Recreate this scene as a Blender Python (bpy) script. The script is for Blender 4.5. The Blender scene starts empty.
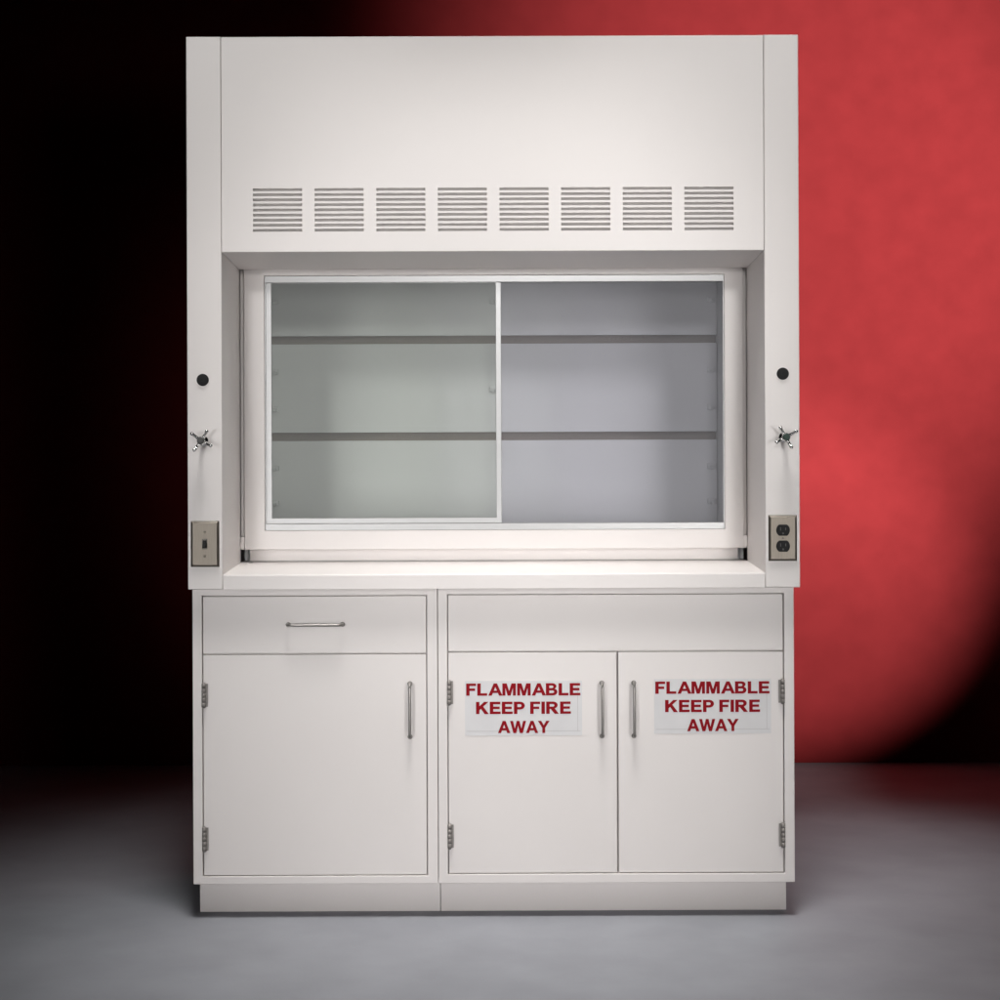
import bpy, bmesh, math
from mathutils import Vector, Matrix
R = math.radians
C = bpy.context.scene.collection
scene = bpy.context.scene

# ------------------------------------------------------------------ camera
cam_d = bpy.data.cameras.new('camera')
cam = bpy.data.objects.new('camera', cam_d); C.objects.link(cam)
cam.location = (0.0, -4.6, 1.172)
cam.rotation_euler = (Matrix.Rotation(R(90), 4, 'X') @ Matrix.Rotation(R(-0.22), 4, 'Z')).to_euler()
cam_d.sensor_width = 36; cam_d.lens = 66.6
cam_d.shift_x = 0.0064; cam_d.shift_y = -0.05
cam_d.clip_start = 0.05; cam_d.clip_end = 100
scene.camera = cam

# ------------------------------------------------------------------ world: an unlit studio
world = bpy.data.worlds.new('World'); scene.world = world; world.use_nodes = True
world.node_tree.nodes['Background'].inputs[0].default_value = (0.9, 0.95, 1.0, 1)
world.node_tree.nodes['Background'].inputs[1].default_value = 0.0

# ------------------------------------------------------------------ lamps (all outside the frame)
def aim(o, target):
    d = Vector(target) - o.location
    o.rotation_euler = d.to_track_quat('-Z', 'Y').to_euler()

def area(name, loc, target, sx, sy, power, spread=180, col=(1, 1, 1)):
    l = bpy.data.lights.new(name, 'AREA'); l.shape = 'RECTANGLE'
    l.size = sx; l.size_y = sy; l.energy = power; l.color = col; l.spread = R(spread)
    o = bpy.data.objects.new(name, l); C.objects.link(o); o.location = loc; aim(o, target)
    return o

def spot(name, loc, target, power, angle, blend, radius=0.1, col=(1, 1, 1), scale=(1, 1, 1), square=False):
    l = bpy.data.lights.new(name, 'SPOT'); l.energy = power; l.color = col
    l.spot_size = R(angle); l.spot_blend = blend; l.shadow_soft_size = radius; l.use_square = square
    o = bpy.data.objects.new(name, l); C.objects.link(o); o.location = loc; aim(o, target); o.scale = scale
    return o

area('overhead_softbox', (0.04, -1.45, 6.5), (0.05, -0.10, 0.0), 1.25, 1.2, 11.0, 28, (1.0, 0.985, 0.965))
spot('left_fill', (-2.2, -5.4, 0.92), (-0.34, 0.0, 1.06), 280, 20.0, 0.35, 0.95, (1.0, 0.985, 0.98))
spot('right_fill', (2.2, -5.4, 0.92), (0.34, 0.0, 1.06), 340, 20.0, 0.35, 0.95, (1.0, 0.98, 0.965))
spot('centre_fill', (0.25, -5.6, 2.55), (0.02, 0.0, 1.42), 225, 16.2, 0.35, 0.22, (1.0, 0.985, 0.975))
spot('left_header_fill', (-1.5, -4.0, 3.3), (-0.70, 0.0, 1.97), 180, 21.4, 0.7, 0.25, (1.0, 0.985, 0.97))  # unseen pair added only to lift the brightness of the header
spot('right_header_fill', (1.5, -4.0, 3.3), (0.70, 0.0, 1.97), 206, 21.4, 0.7, 0.25, (1.0, 0.98, 0.965))
spot('left_low_fill', (-1.9, -4.6, 0.95), (-0.38, 0.03, 0.38), 165, 19.2, 0.6, 0.5, (1.0, 0.985, 0.98))
spot('right_low_fill', (1.9, -4.6, 0.95), (0.38, 0.03, 0.38), 178, 19.2, 0.6, 0.5, (1.0, 0.98, 0.97))
spot('floor_spotlight', (1.75, 0.5, 4.4), (0.95, 0.72, 0.0), 160, 25, 1.0, 0.2, (1.0, 0.98, 0.98))
w = spot('backdrop_spotlight', (1.9, -0.8, 2.0), (1.22, 2.3, 2.16), 3650, 65, 0.85, 0.12, (1.0, 0.97, 0.95), (0.78, 1.0, 1.0))
w.rotation_euler = (w.rotation_euler.to_matrix() @ Matrix.Rotation(R(12), 3, 'Z')).to_euler()
spot('low_backdrop_spotlight', (1.75, -0.9, 0.26), (0.92, 2.3, 0.68), 2150, 27.6, 0.72, 0.02, (1.0, 0.97, 0.96), (1.32, 1.0, 1.0))

scene.view_settings.view_transform = 'Standard'
scene.view_settings.look = 'None'
scene.view_settings.exposure = 0.2
scene.view_settings.gamma = 1.0
scene.view_settings.use_curve_mapping = False

# ------------------------------------------------------------------ materials
def mat(name, col, rough=0.5, metal=0.0, var=0.04, vscale=6.0, bump=0.0, bscale=300.0, spec=0.5, stretch=None, rvar=0.0):
    m = bpy.data.materials.new(name); m.use_nodes = True
    nt = m.node_tree; b = nt.nodes['Principled BSDF']
    b.inputs['Roughness'].default_value = rough; b.inputs['Metallic'].default_value = metal
    b.inputs['Specular IOR Level'].default_value = spec
    tc = nt.nodes.new('ShaderNodeTexCoord'); mp = nt.nodes.new('ShaderNodeMapping')
    nt.links.new(tc.outputs['Object'], mp.inputs[0])
    if stretch: mp.inputs['Scale'].default_value = stretch
    n = nt.nodes.new('ShaderNodeTexNoise'); n.inputs['Scale'].default_value = vscale
    n.inputs['Detail'].default_value = 5; nt.links.new(mp.outputs[0], n.inputs[0])
    r = nt.nodes.new('ShaderNodeValToRGB')
    r.color_ramp.elements[0].position = 0.3; r.color_ramp.elements[1].position = 0.7
    r.color_ramp.elements[0].color = tuple(c * (1 - var) for c in col) + (1,)
    r.color_ramp.elements[1].color = tuple(min(1, c * (1 + var)) for c in col) + (1,)
    nt.links.new(n.outputs['Fac'], r.inputs[0]); nt.links.new(r.outputs[0], b.inputs['Base Color'])
    if rvar:
        mr = nt.nodes.new('ShaderNodeMapRange')
        mr.inputs[3].default_value = rough - rvar; mr.inputs[4].default_value = rough + rvar
        nt.links.new(n.outputs['Fac'], mr.inputs[0]); nt.links.new(mr.outputs[0], b.inputs['Roughness'])
    if bump:
        n2 = nt.nodes.new('ShaderNodeTexNoise'); n2.inputs['Scale'].default_value = bscale
        n2.inputs['Detail'].default_value = 3; nt.links.new(mp.outputs[0], n2.inputs[0])
        bp = nt.nodes.new('ShaderNodeBump'); bp.inputs['Strength'].default_value = bump
        bp.inputs['Distance'].default_value = 0.001
        nt.links.new(n2.outputs['Fac'], bp.inputs['Height']); nt.links.new(bp.outputs[0], b.inputs['Normal'])
    return m

M = {}
M['paint'] = mat('white_enamel', (0.79, 0.748, 0.728), 0.38, var=0.018, vscale=3.0, bump=0.10, bscale=420, rvar=0.04)
M['liner'] = mat('hood_liner', (0.70, 0.698, 0.695), 0.5, var=0.02, vscale=4.0)
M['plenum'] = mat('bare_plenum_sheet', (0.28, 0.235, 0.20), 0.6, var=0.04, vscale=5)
M['alu'] = mat('satin_aluminium', (0.47, 0.47, 0.47), 0.38, metal=0.5, var=0.03, vscale=25, stretch=(1, 1, 8))
M['steel'] = mat('brushed_stainless', (0.165, 0.146, 0.122), 0.40, metal=0.7, var=0.08, vscale=30, stretch=(25, 1, 1))
M['pull'] = mat('nickel_pull', (0.30, 0.285, 0.27), 0.38, metal=0.85, var=0.05, vscale=40)
M['hinge'] = mat('hinge_steel', (0.27, 0.25, 0.235), 0.55, metal=0.5, var=0.08, vscale=40)
M['chrome'] = mat('chromed_brass', (0.72, 0.72, 0.71), 0.18, metal=1.0, var=0.02)
M['black'] = mat('black_plastic', (0.008, 0.008, 0.008), 0.6, var=0.1, spec=0.25)
M['green'] = mat('green_plastic', (0.006, 0.036, 0.022), 0.5, var=0.1)
M['dark'] = mat('dark_cap', (0.035, 0.033, 0.03), 0.4, var=0.1)
M['sticker'] = mat('sticker_vinyl', (0.69, 0.68, 0.685), 0.55, var=0.03, vscale=20)
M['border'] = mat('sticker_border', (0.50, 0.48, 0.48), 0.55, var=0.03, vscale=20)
M['red_ink'] = mat('red_ink', (0.27, 0.004, 0.010), 0.6, var=0.05, vscale=30, spec=0.1)
M['floor'] = mat('studio_floor', (0.278, 0.283, 0.308), 0.75, var=0.08, vscale=4.5, bump=0.25, bscale=110, spec=0.2)
M['backdrop'] = mat('red_backdrop_paper', (0.047, 0.0047, 0.0051), 0.95, var=0.06, vscale=11.0, spec=0.0)

def glass(name, tint):
    m = bpy.data.materials.new(name); m.use_nodes = True
    nt = m.node_tree; nt.nodes.clear()
    out = nt.nodes.new('ShaderNodeOutputMaterial'); mix = nt.nodes.new('ShaderNodeMixShader')
    tr = nt.nodes.new('ShaderNodeBsdfTransparent'); gl = nt.nodes.new('ShaderNodeBsdfGlossy')
    fr = nt.nodes.new('ShaderNodeFresnel'); fr.inputs['IOR'].default_value = 1.45
    noise = nt.nodes.new('ShaderNodeTexNoise'); noise.inputs['Scale'].default_value = 3
    ramp = nt.nodes.new('ShaderNodeValToRGB')
    ramp.color_ramp.elements[0].color = tuple(c * 0.985 for c in tint) + (1,)
    ramp.color_ramp.elements[1].color = tuple(min(1, c * 1.015) for c in tint) + (1,)
    nt.links.new(noise.outputs['Fac'], ramp.inputs[0]); nt.links.new(ramp.outputs[0], tr.inputs[0])
    gl.inputs['Roughness'].default_value = 0.06
    nt.links.new(fr.outputs[0], mix.inputs[0]); nt.links.new(tr.outputs[0], mix.inputs[1])
    nt.links.new(gl.outputs[0], mix.inputs[2])
    film = nt.nodes.new('ShaderNodeBsdfDiffuse'); film.inputs[0].default_value = (0.80, 0.81, 0.83, 1)   # pale haze mixed in to stand for room reflections and brighten the panes
    haze_mix = nt.nodes.new('ShaderNodeMixShader'); amount = nt.nodes.new('ShaderNodeMapRange')
    n2 = nt.nodes.new('ShaderNodeTexNoise'); n2.inputs['Scale'].default_value = 2.2
    amount.inputs[3].default_value = 0.06; amount.inputs[4].default_value = 0.085
    nt.links.new(n2.outputs['Fac'], amount.inputs[0]); nt.links.new(amount.outputs[0], haze_mix.inputs[0])
    nt.links.new(mix.outputs[0], haze_mix.inputs[1]); nt.links.new(film.outputs[0], haze_mix.inputs[2])
    nt.links.new(haze_mix.outputs[0], out.inputs[0])
    return m
M['glass_front'] = glass('greenish_glass', (0.945, 0.962, 0.945))
M['glass_rear'] = glass('neutral_glass', (0.945, 0.945, 0.970))

# ------------------------------------------------------------------ mesh helpers
def join(dst, src):
    me = bpy.data.meshes.new('tmp'); src.to_mesh(me); dst.from_mesh(me); bpy.data.meshes.remove(me); src.free()

def box(bm, x0, x1, y0, y1, z0, z1, bev=0.0, seg=2, mi=0):
    b = bmesh.new(); bmesh.ops.create_cube(b, size=1)
    for v in b.verts:
        v.co = Vector((x0 + (v.co.x + .5) * (x1 - x0), y0 + (v.co.y + .5) * (y1 - y0), z0 + (v.co.z + .5) * (z1 - z0)))
    if bev: bmesh.ops.bevel(b, geom=b.edges[:], offset=bev, segments=seg, affect='EDGES', profile=0.5)
    for f in b.faces: f.material_index = mi
    join(bm, b)

def prism(bm, pts, axis, a0, a1, bev=0.0, seg=2, mi=0, a1pts=None):
    """closed polygon swept along an axis. axis 'X': pts are (y,z); 'Z': (x,y); 'Y': (x,z)"""
    b = bmesh.new()
    def co(p, a):
        return {'X': (a, p[0], p[1]), 'Y': (p[0], a, p[1]), 'Z': (p[0], p[1], a)}[axis]
    A = [b.verts.new(co(p, a0)) for p in pts]; B = [b.verts.new(co(p, a1)) for p in (a1pts or pts)]
    b.faces.new(A); b.faces.new(B[::-1]); n = len(pts)
    for i in range(n): b.faces.new((A[i], B[i], B[(i + 1) % n], A[(i + 1) % n]))
    bmesh.ops.recalc_face_normals(b, faces=b.faces[:])
    if bev: bmesh.ops.bevel(b, geom=b.edges[:], offset=bev, segments=seg, affect='EDGES', profile=0.5)
    for f in b.faces: f.material_index = mi
    join(bm, b)

def ring(bm, o, i, y0, y1, bev=0.0015):
    """rectangular frame; o and i are (x0,x1,z0,z1)"""
    b = bmesh.new()
    def loop(r, y): return [b.verts.new((x, y, z)) for x, z in ((r[0], r[2]), (r[1], r[2]), (r[1], r[3]), (r[0], r[3]))]
    of, inf, ob, ib = loop(o, y0), loop(i, y0), loop(o, y1), loop(i, y1)
    for k in range(4):
        j = (k + 1) % 4
        b.faces.new((of[k], of[j], inf[j], inf[k])); b.faces.new((ob[k], ib[k], ib[j], ob[j]))
        b.faces.new((of[k], ob[k], ob[j], of[j])); b.faces.new((inf[k], inf[j], ib[j], ib[k]))
    bmesh.ops.recalc_face_normals(b, faces=b.faces[:])
    if bev:
        es = [e for e in b.edges if not (abs(e.verts[0].co.x - e.verts[1].co.x) > 1e-5 and abs(e.verts[0].co.z - e.verts[1].co.z) > 1e-5)]
        bmesh.ops.bevel(b, geom=es, offset=bev, segments=2, affect='EDGES', profile=0.5)
    join(bm, b)

def tube(bm, pts, rad, n=12, mi=0, rads=None):
    b = bmesh.new(); pts = [Vector(p) for p in pts]; rings = []
    for k, p in enumerate(pts):
        d = (pts[min(k + 1, len(pts) - 1)] - pts[max(k - 1, 0)]).normalized()
        up = Vector((0, 0, 1)) if abs(d.z) < 0.9 else Vector((1, 0, 0))
        u = d.cross(up).normalized(); w = d.cross(u).normalized(); rr = rads[k] if rads else rad
        rings.append([b.verts.new(p + (u * math.cos(2 * math.pi * j / n) + w * math.sin(2 * math.pi * j / n)) * rr) for j in range(n)])
    for a, c in zip(rings, rings[1:]):
        for j in range(n): b.faces.new((a[j], a[(j + 1) % n], c[(j + 1) % n], c[j]))
    b.faces.new(rings[0]); b.faces.new(rings[-1][::-1])
    bmesh.ops.recalc_face_normals(b, faces=b.faces[:])
    for f in b.faces: f.material_index = mi; f.smooth = True
    join(bm, b)

def lathe_y(bm, cx, cz, prof, n=28, mi=0):
    """revolve (radius, y) profile about the y axis through (cx, cz)"""
    b = bmesh.new(); rings = []
    for r, y in prof:
        rings.append([b.verts.new((cx + r * math.cos(2 * math.pi * j / n), y, cz + r * math.sin(2 * math.pi * j / n))) for j in range(n)])
    for a, c in zip(rings, rings[1:]):
        for j in range(n): b.faces.new((a[j], a[(j + 1) % n], c[(j + 1) % n], c[j]))
    b.faces.new(rings[0]); b.faces.new(rings[-1][::-1])
    bmesh.ops.recalc_face_normals(b, faces=b.faces[:])
    for f in b.faces: f.material_index = mi
    join(bm, b)

def obj(name, bm, mats, parent=None):
    """link a bmesh written in world metres as one mesh object, moved into its parent's space"""
    off = Vector((0, 0, 0)); p = parent
    while p is not None: off += p.location; p = p.parent
    for v in bm.verts: v.co -= off
    me = bpy.data.meshes.new(name); bm.to_mesh(me); bm.free()
    for m in (mats if isinstance(mats, (list, tuple)) else [mats]): me.materials.append(m)
    o = bpy.data.objects.new(name, me); C.objects.link(o)
    if parent is not None: o.parent = parent
    return o

def B(): return bmesh.new()

def thing(name, label, cat, loc, group=None):
    o = bpy.data.objects.new(name, None); C.objects.link(o); o.location = loc
    o.empty_display_size = 0.1; o['label'] = label; o['category'] = cat
    if group: o['group'] = group
    return o

# ------------------------------------------------------------------ setting
b = B(); box(b, -7, 7, -9, 2.32, -0.05, 0.0)
fl = obj('floor', b, M['floor']); fl['kind'] = 'structure'
b = B(); box(b, -7, 7, 2.30, 2.34, 0.001, 6.0)
bd = obj('backdrop', b, M['backdrop']); bd['kind'] = 'structure'

# ------------------------------------------------------------------ lettering (bold sans capitals, cap height 1)
def arc(cx, cz, rx, rz, a0, a1, n=10):
    return [(cx + rx * math.cos(R(a0 + (a1 - a0) * k / n)), cz + rz * math.sin(R(a0 + (a1 - a0) * k / n))) for k in range(n + 1)]
T = 0.222
GLYPH = {
 'F': (0.70, [[(0,0),(T,0),(T,.41),(.63,.41),(.63,.58),(T,.58),(T,.83),(.70,.83),(.70,1),(0,1)]]),
 'L': (0.70, [[(0,0),(.70,0),(.70,.17),(T,.17),(T,1),(0,1)]]),
 'E': (0.76, [[(0,0),(.76,0),(.76,.17),(T,.17),(T,.42),(.69,.42),(.69,.59),(T,.59),(T,.83),(.74,.83),(.74,1),(0,1)]]),
 'I': (T, [[(0,0),(T,0),(T,1),(0,1)]]),
 'A': (1.0, [[(0,0),(.22,0),(.305,.225),(.695,.225),(.78,0),(1,0),(.61,1),(.39,1)], [(.365,.39),(.635,.39),(.5,.77)]]),
 'M': (0.97, [[(0,0),(.19,0),(.19,.77),(.385,0),(.585,0),(.78,.77),(.78,0),(.97,0),(.97,1),(.675,1),(.485,.31),(.295,1),(0,1)]]),
 'B': (0.82, [[(0,0),(.50,0)] + arc(.50,.285,.32,.285,-90,62) + arc(.46,.765,.29,.235,-50,90) + [(0,1)],
              [(T,.165),(.47,.165)] + arc(.47,.295,.14,.13,-90,90) + [(T,.425)], [(T,.59),(.43,.59)] + arc(.43,.715,.125,.12,-90,90) + [(T,.835)]]),
 'K': (0.89, [[(0,0),(T,0),(T,.31),(.345,.46),(.63,0),(.89,0),(.49,.615),(.86,1),(.59,1),(T,.60),(T,1),(0,1)]]),
 'P': (0.77, [[(0,0),(T,0),(T,.375),(.44,.375)] + arc(.44,.6875,.33,.3125,-90,90) + [(0,1)], [(T,.545),(.42,.545)] + arc(.42,.6875,.135,.1425,-90,90) + [(T,.83)]]),
 'R': (0.90, [[(0,0),(T,0),(T,.415),(.32,.415),(.62,0),(.88,0),(.60,.44)] + arc(.50,.72,.31,.28,-58,90) + [(0,1)], [(T,.575),(.48,.575)] + arc(.48,.703,.12,.127,-90,90) + [(T,.83)]]),
 'W': (1.32, [[(.27,0),(.49,0),(.66,.68),(.83,0),(1.05,0),(1.32,1),(1.11,1),(.94,.29),(.76,1),(.56,1),(.38,.29),(.21,1),(0,1)]]),
 'Y': (0.93, [[(.362,0),(.568,0),(.568,.42),(.93,1),(.69,1),(.465,.61),(.24,1),(0,1),(.362,.42)]]),
}
def text_line(bm, s, x0, x1, z0, cap, y, mi):
    gap = {'A': 0.02, 'W': 0.02, 'Y': 0.02}
    cu = bpy.data.curves.new('line', 'CURVE'); cu.dimensions = '2D'; cu.fill_mode = 'FRONT'; cu.offset = 0.0006
    pen = 0.0; loops = []
    for ch in s:
        if ch == ' ': pen += 0.30; continue
        w, polys = GLYPH[ch]
        for p in polys: loops.append([(pen + x, z) for x, z in p])
        pen += w + (0.035 if ch in 'AWY' else 0.125)
    tot = max(x for l in loops for x, z in l); sx = (x1 - x0) / tot
    for l in loops:
        sp = cu.splines.new('POLY'); sp.points.add(len(l) - 1); sp.use_cyclic_u = True
        for pt, (x, z) in zip(sp.points, l): pt.co = (x0 + x * sx, z0 + z * cap, 0, 1)
    o = bpy.data.objects.new('line', cu); C.objects.link(o)
    dg = bpy.context.evaluated_depsgraph_get(); dg.update()
    me = bpy.data.meshes.new_from_object(o.evaluated_get(dg))
    t = bmesh.new(); t.from_mesh(me)
    for v in t.verts: v.co = Vector((v.co.x, y, v.co.y))
    for f in t.faces:
        f.material_index = mi
        if f.normal.y > 0: f.normal_flip()
    t.normal_update()
    for f in t.faces:
        if f.normal.y > 0: f.normal_flip()
    join(bm, t)
    bpy.data.objects.remove(o); bpy.data.curves.remove(cu); bpy.data.meshes.remove(me)

def warning_sticker(x0, z0, y, parent):
    """0.293 x 0.137 m vinyl sticker, lower left corner at x0, z0, on a door whose face is at y"""
    W, H = 0.293, 0.137
    b = B(); box(b, x0, x0 + W, y - 0.0007, y - 0.0001, z0, z0 + H)
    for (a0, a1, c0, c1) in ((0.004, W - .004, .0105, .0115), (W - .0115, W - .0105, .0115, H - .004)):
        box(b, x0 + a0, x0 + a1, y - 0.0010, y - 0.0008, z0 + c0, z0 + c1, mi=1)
    k = 0.0295; yy = y - 0.0013
    text_line(b, 'FLAMMABLE', x0 + .0035, x0 + .2885, z0 + .1005, k, yy, 2)
    text_line(b, 'KEEP FIRE', x0 + .0280, x0 + .2645, z0 + .0545, k, yy, 2)
    text_line(b, 'AWAY', x0 + .0830, x0 + .2105, z0 + .0065, k, yy, 2)
    return obj('warning_sticker', b, [M['sticker'], M['border'], M['red_ink']], parent)

# ------------------------------------------------------------------ fittings of the base cabinets
def pull(p0, p1, y, parent):
    """wire pull with bent ends between two points (x,z) standing 30 mm off the face at y"""
    (xa, za), (xb, zb) = p0, p1
    d = Vector((xb - xa, 0, zb - za)).normalized(); A = Vector((xa, y, za)); E = Vector((xb, y, zb))
    out = Vector((0, -0.024, 0)); r = 0.011
    pts = [A + Vector((0, 0.002, 0)), A + out * 0.55]
    for k in range(1, 6):
        t = R(90 * k / 5); pts.append(A + out + Vector((0, r, 0)) + d * r + Vector((0, -r, 0)) * math.sin(t) - d * r * math.cos(t))
    for k in range(0, 5):
        t = R(90 - 90 * k / 5); pts.append(E + out + Vector((0, r, 0)) - d * r + Vector((0, -r, 0)) * math.sin(t) + d * r * math.cos(t))
    pts += [E + out * 0.55, E + Vector((0, 0.002, 0))]
    b = B(); tube(b, pts, 0.0037)
    for P in (A, E): lathe_y(b, P.x, P.z, [(0.0062, y + .001), (0.0062, y - .002), (0.005, y - .004)], 16)
    return obj('handle', b, M['pull'], parent)

def hinge(x, z, y, side, parent):
    """five-knuckle hinge seen edge on beside the door gap"""
    b = B(); h = 0.0595; n = 5
    for k in range(n):
        za = z - h / 2 + k * h / n
        tube(b, [(x, y - 0.004, za + .0004), (x, y - 0.004, za + h / n - .0004)], 0.0052, 14)
    tube(b, [(x, y - 0.004, z - h / 2 - .002), (x, y - 0.004, z + h / 2 + .002)], 0.0034, 12)
    box(b, x - (.001 if side > 0 else .010), x + (.010 if side > 0 else .001), y - .0015, y - .0002, z - h / 2 + .001, z + h / 2 - .001)
    return obj('hinge', b, M['hinge'], parent)

YF = 0.030          # face frame plane of the cabinets
YD = 0.033          # door faces sit 3 mm back
G = 0.0022          # reveal round doors and drawers

def cabinet_shell(parent, x0, x1, ix0, ix1, iz0, iz1, kx0, kx1):
    z0, z1 = 0.0875, 0.826
    b = B(); box(b, x0 + .001, x1 - .001, YF + .0225, 0.62, z0 + .001, z1 - .001, 0.001); obj('carcass', b, M['paint'], parent)
    b = B(); ring(b, (x0, x1, z0, z1), (ix0, ix1, iz0, iz1), YF, YF + .0215, 0.0016); obj('face_frame', b, M['paint'], parent)
    b = B(); box(b, kx0, kx1, 0.105, 0.60, 0.0, z0 - .0005, 0.001); obj('toe_kick', b, M['paint'], parent)

# drawer cabinet
cab = thing('base_cabinet', 'narrower white steel base cabinet with a drawer above one plain door and no stickers', 'cabinet', (-0.4485, 0.3, 0))
L0, L1, Lz0, Lz1, Ls = -0.7315, -0.1685, 0.1075, 0.8095, 0.6630
cabinet_shell(cab, -0.7555, -0.1428, L0, L1, Lz0, Lz1, -0.7510, -0.1400)
b = B(); box(b, L0 + G, L1 - G, YD, YD + .018, Ls + .0018, Lz1 - G, .0012); dr = obj('drawer', b, M['paint'], cab)
pull((-0.5160, 0.7370), (-0.3800, 0.7370), YD, dr)
b = B(); box(b, L0 + G, L1 - G, YD, YD + .018, Lz0 + G, Ls - .0018, .0012); dl = obj('door', b, M['paint'], cab)
pull((-0.2118, 0.5880), (-0.2118, 0.4550), YD, dl)
for hz in (0.5610, 0.2010): hinge(L0 + .0042, hz, YF, 1, dl)

# flammables cabinet
cab2 = thing('storage_cabinet', 'wider white steel base cabinet with two doors bearing red FLAMMABLE stickers', 'cabinet', (0.303, 0.3, 0))
R0, R1, Rz0, Rz1, Rs, Rm = -0.1178, 0.7248, 0.1105, 0.8110, 0.6665, 0.3078
cabinet_shell(cab2, -0.1412, 0.7500, R0, R1, Rz0, Rz1, -0.1384, 0.7395)
b = B(); box(b, R0 + G, R1 - G, YD, YD + .018, Rs + .0018, Rz1 - G, .0012); obj('front_panel', b, M['paint'], cab2)
b = B(); box(b, R0 + G, Rm - .002, YD, YD + .018, Rz0 + G, Rs - .0018, .0012); d1 = obj('door', b, M['paint'], cab2)
b = B(); box(b, Rm + .002, R1 - G, YD, YD + .018, Rz0 + G, Rs - .0018, .0012); d2 = obj('door', b, M['paint'], cab2)
pull((0.2690, 0.5880), (0.2690, 0.4550), YD, d1); pull((0.3485, 0.5880), (0.3485, 0.4550), YD, d2)
for hz in (0.5655, 0.2060):
    hinge(R0 + .0042, hz, YF, 1, d1); hinge(R1 - .0042, hz, YF, -1, d2)
warning_sticker(-0.0740, 0.4570, YD, d1); warning_sticker(0.3995, 0.4600, YD, d2)

# ------------------------------------------------------------------ fume hood
hood = thing('fume_hood', 'white bench fume hood with a sliding glass sash standing on both cabinets', 'fume hood', (0, 0.4, 0.8276))
HW, IW, JW = 0.7612, 0.6750, 0.6590       # half widths: outer, header seam, back of the splayed jamb
ZB, ZT, ZH = 0.8276, 2.2024, 1.6660       # bottom, top, lower edge of the header
P = M['paint']
for s in (-1, 1):
    b = B()
    prism(b, [(s * HW, 0), (s * IW, 0), (s * JW, .20), (s * JW, .215), (s * HW, .215)], 'Z', ZB, ZT, 0.0022, 2)
    obj('corner_post', b, P, hood)
    b = B(); box(b, min(s * HW, s * (HW - .012)), max(s * HW, s * (HW - .012)), .2165, .84, ZB, ZT - .0125, .001)
    obj('side_panel', b, P, hood)
b = B(); box(b, -HW, HW, .2165, .84, ZT - .012, ZT, .001); obj('top_panel', b, P, hood)
b = B(); box(b, -HW + .0125, HW - .0125, .2165, .828, ZB, ZB + .006, .001); obj('base_panel', b, P, hood)
b = B(); box(b, -HW + .0125, HW - .0125, .83, .84, ZB, ZT - .0125, .001); obj('back_panel', b, P, hood)

# header with its eight banks of nine slots
xs0, gw, gp = -0.5960, 0.1220, 0.15325
zs0, sh, sp_ = 1.7170, 0.0068, 0.01262
xb = [-IW + .0012]; zb = [ZH + .0016]
for k in range(8): xb += [xs0 + k * gp, xs0 + k * gp + gw]
for k in range(9): zb += [zs0 + k * sp_, zs0 + k * sp_ + sh]
xb.append(IW - .0012); zb.append(ZT - .001)
b = B(); grid = [[b.verts.new((x, 0.0012, z)) for x in xb] for z in zb]
for i in range(len(zb) - 1):
    for j in range(len(xb) - 1):
        if i % 2 == 1 and j % 2 == 1: continue
        b.faces.new((grid[i][j], grid[i][j + 1], grid[i + 1][j + 1], grid[i + 1][j]))
bmesh.ops.recalc_face_normals(b, faces=b.faces[:])
if b.faces[0].normal.y > 0: bmesh.ops.reverse_faces(b, faces=b.faces[:])
bmesh.ops.solidify(b, geom=b.faces[:], thickness=0.0018)
for v in b.verts:
    pass
# folded lower lip and sloping soffit, and the folded top edge
prism(b, [(0.0012, ZH + .0016), (0.0022, ZH + .0003), (0.0040, ZH), (0.20, 1.6430), (0.20, 1.6450), (0.0042, ZH + .0022)], 'X', -IW + .0012, IW - .0012, a1pts=None)
for v in b.verts:      # the soffit narrows towards the sash like the jambs do
    if v.co.y > 0.19: v.co.x *= (JW - .0005) / (IW - .0012)
box(b, -IW + .0012, IW - .0012, 0.0032, .215, ZT - .003, ZT - .0008)
header = obj('header_panel', b, P, hood)
first = None
for k in range(8):
    if first is None:
        b = B()
        for i in range(9):
            za = zs0 + i * sp_
            prism(b, [(0.0032, za + sh + .0012), (0.0032, za + sh + .0004), (0.0110, za + .0012), (0.0110, za + .0024)], 'X', xs0 - .002, xs0 + gw + .002)
        first = obj('vent_louvre', b, P, header)
    else:
        c = first.copy(); C.objects.link(c); c.parent = header; c.location.x = first.location.x + k * gp

# sill (airfoil) across the bottom of the opening
b = B()
prof = [(0.0, ZB), (0.0, .8610), (0.0012, .8634), (0.0036, .8647), (0.20, .8814), (0.235, .8822), (0.235, .872), (0.012, .853), (0.012, ZB)]
prism(b, prof, 'X', -IW + .0012, IW - .0012)
for v in b.verts:
    if v.co.y > 0.02: v.co.x *= 1 + (JW - .0008 - IW + .0012) / (IW - .0012) * min(1, (v.co.y - .004) / .196)
obj('sill', b, P, hood)

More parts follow.
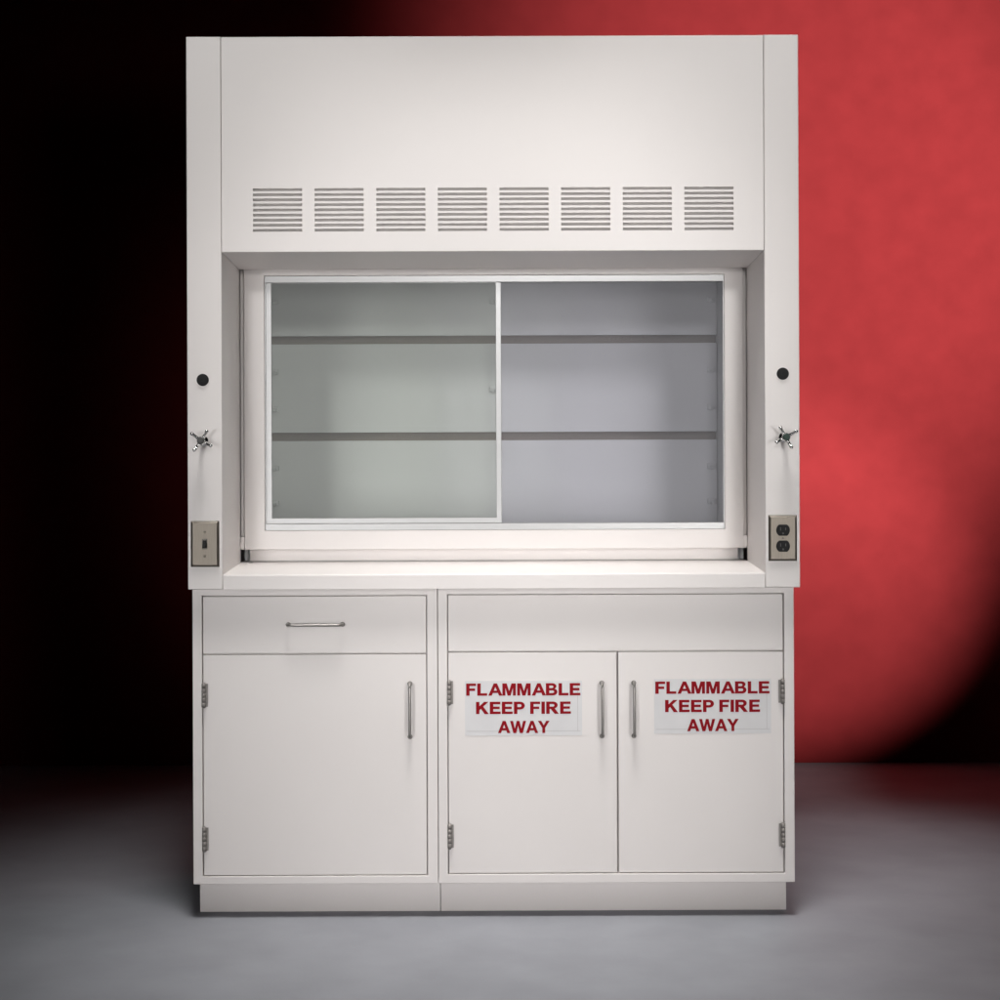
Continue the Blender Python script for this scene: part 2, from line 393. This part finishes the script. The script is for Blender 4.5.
# lining of the working chamber
LN = M['liner']
for s in (-1, 1):
    b = B(); box(b, min(s * .645, s * .655), max(s * .645, s * .655), .262, .80, .884, 1.80); obj('side_liner', b, LN, hood)
    b = B(); box(b, min(s * .6500, s * .6585), max(s * .6500, s * .6585), .2200, .2300, .9500, 1.80, .001); obj('sash_channel', b, P, hood)
    b = B(); box(b, min(s * .6486, s * .6580), max(s * .6486, s * .6580), .204, .2145, .9160, .9490, .0012); obj('sash_stop', b, P, hood)
b = B(); box(b, -.655, .655, .262, .80, 1.802, 1.812); obj('ceiling_liner', b, LN, hood)
b = B(); box(b, -.655, .655, .240, .80, .866, .8830, .001); obj('work_surface', b, LN, hood)
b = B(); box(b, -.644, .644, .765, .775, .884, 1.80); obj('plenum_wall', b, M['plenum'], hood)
YB = 0.720
def baffle(z0, z1, clips):
    b = B(); box(b, -.6430, .6430, YB, YB + .006, z0, z1, .0012)
    o = obj('baffle', b, LN, hood)
    for (x, z) in clips:
        c = B(); box(c, x - .011, x + .011, YB - .016, YB - .0005, z - .006, z + .009, .002)
        tube(c, [(x, YB - .030, z - .002), (x, YB - .014, z - .002)], .0055, 12)
        obj('clip', c, LN, o)
baffle(1.5010, 1.795, [(-.6280, 1.598), (0.0, 1.598), (.6250, 1.600)])
baffle(1.2235, 1.4780, [(-.6280, 1.397), (-.6280, 1.290), (0.0, 1.345), (.6250, 1.399), (.6250, 1.292)])
baffle(0.905, 1.2000, [(-.6280, 1.120), (-.6280, 1.020), (.6250, 1.122), (.6250, 1.021)])

# sash: painted frame, aluminium tracks and two sliding panes
b = B(); ring(b, (-.6475, .6490, .9150, 1.700), (-.5944, .6004, .9645, 1.6265), 0.205, 0.2325, 0.0018)
sash = obj('sash', b, P, hood)
b = B(); ring(b, (-.5940, .6000, .9649, 1.6261), (-.5905, .5965, .9820, 1.6085), 0.2075, 0.230, 0.0010)
box(b, -.5900, .5960, .2082, .2098, .9720, .9740); box(b, -.5900, .5960, .2066, .2074, .9654, .9672)
obj('sash_track', b, M['alu'], sash)
b = B(); ring(b, (-.5925, .0205, .9822, 1.6083), (-.5765, .0065, .9968, 1.6070), 0.2105, 0.2170, 0.0010)
obj('pane_frame', b, M['alu'], sash)
b = B(); box(b, -.5766, .0066, .2130, .2160, .9967, 1.6075); obj('glass_pane', b, M['glass_front'], sash)
b = B(); box(b, .0100, .5966, .2225, .2255, .9815, 1.6085); obj('glass_pane', b, M['glass_rear'], sash)
# lower rail behind the open gap under the sash
b = B(); box(b, -.6380, .6380, .2360, .2440, .8836, .9250, .0015); obj('gap_rail', b, P, hood)

# round hole plugs
for x, z in ((-.7226, 1.3490), (.7198, 1.3590)):
    b = B(); lathe_y(b, x, z, [(.0152, -.0004), (.0150, -.0022), (.0138, -.0034), (.0045, -.0040), (.0042, -.0034), (.001, -.0034)], 32)
    obj('hole_plug', b, M['black'], hood)

# four-arm service valves
def valve(x, z, angles, hubmat):
    b = B()
    lathe_y(b, x, z, [(.0125, -.0005), (.0125, -.0030), (.0085, -.0060), (.0065, -.0075), (.0065, -.0300), (.0100, -.0310), (.0105, -.0370), (.0080, -.0400)], 24)
    o = obj('valve', b, M['chrome'], hood)
    o['label'] = 'chrome four-arm service valve'
    h = B()
    for a in angles:
        ca, sa = math.cos(R(a)), math.sin(R(a))
        pts = [(x + ca * r, -.034 - dy, z + sa * r) for r, dy in ((.004, 0), (.012, .000), (.019, .002), (.025, .006), (.0285, .010), (.0300, .012))]
        tube(h, pts, .003, 10, rads=[.0044, .0040, .0038, .0041, .0046, .0026])
    obj('valve_handle', h, M['chrome'], o)
    c = B(); lathe_y(c, x, z, [(.0088, -.0395), (.0090, -.0440), (.0078, -.0465), (.003, -.0472)], 24)
    obj('cap', c, hubmat, o)
valve(-.7215, 1.1975, (141, 57, -26, 236), M['dark'])
valve(.7215, 1.2010, (122, 207, -64, 30), M['green'])

# stainless cover plates
def plate(name, cx, cz, holes=None):
    w, h = .0355, .0572
    b = B(); t = bmesh.new()
    o_ = [t.verts.new((cx + sx * w, -.0008, cz + sz * h)) for sx, sz in ((-1, -1), (1, -1), (1, 1), (-1, 1))]
    m_ = [t.verts.new((cx + sx * (w - .0008), -.0030, cz + sz * (h - .0008))) for sx, sz in ((-1, -1), (1, -1), (1, 1), (-1, 1))]
    f_ = [t.verts.new((cx + sx * (w - .0055), -.0068, cz + sz * (h - .0055))) for sx, sz in ((-1, -1), (1, -1), (1, 1), (-1, 1))]
    for A_, B_ in ((o_, m_), (m_, f_)):
        for k in range(4): t.faces.new((A_[k], A_[(k + 1) % 4], B_[(k + 1) % 4], B_[k]))
    t.faces.new(f_); t.faces.new(o_[::-1]); bmesh.ops.recalc_face_normals(t, faces=t.faces[:])
    join(b, t)
    return obj(name, b, M['steel'], hood)
def screw(x, z, parent):
    b = B(); lathe_y(b, x, z, [(.0034, -.0066), (.0032, -.0080), (.002, -.0086)], 16)
    box(b, x - .0028, x + .0028, -.0089, -.0084, z - .0004, z + .0004, mi=1)
    obj('screw', b, [M['steel'], M['black']], parent)
sw = plate('switch_plate', -.7182, .9410)
b = B(); ring(b, (-.7245, -.7119, .9285, .9540), (-.7228, -.7136, .9302, .9523), -.0076, -.0066, 0.0002); obj('switch_surround', b, M['dark'], sw)
b = B(); prism(b, [(-.0070, .9310), (-.0070, .9515), (-.0105, .9500), (-.0180, .9350), (-.0165, .9315)], 'X', -.7225, -.7139, .0010); obj('toggle', b, M['black'], sw)
screw(-.7182, .9712, sw); screw(-.7182, .9108, sw)
op = plate('outlet_plate', .7178, .9505)
for dz in (.0198, -.0198):
    b = B(); cz = .9505 + dz
    pts = [(.7178 + x, cz + z) for x, z in arc(0, 0, .0170, .0170, -55, 55, 8)] + [(.7178 + x, cz + z) for x, z in arc(0, 0, .0170, .0170, 125, 235, 8)]
    prism(b, pts, 'Y', -.0088, -.0066, .0004, 1)
    for dx, hh in ((-.0063, .0040), (.0063, .0034)):
        box(b, .7178 + dx - .0010, .7178 + dx + .0010, -.0091, -.0086, cz + .003 - hh, cz + .003 + hh, mi=1)
    lathe_y(b, .7178, cz - .0080, [(.0024, -.0086), (.0024, -.0091)], 12, mi=1)
    obj('socket', b, [M['black'], M['dark']], op)
screw(.7178, .9505, op)
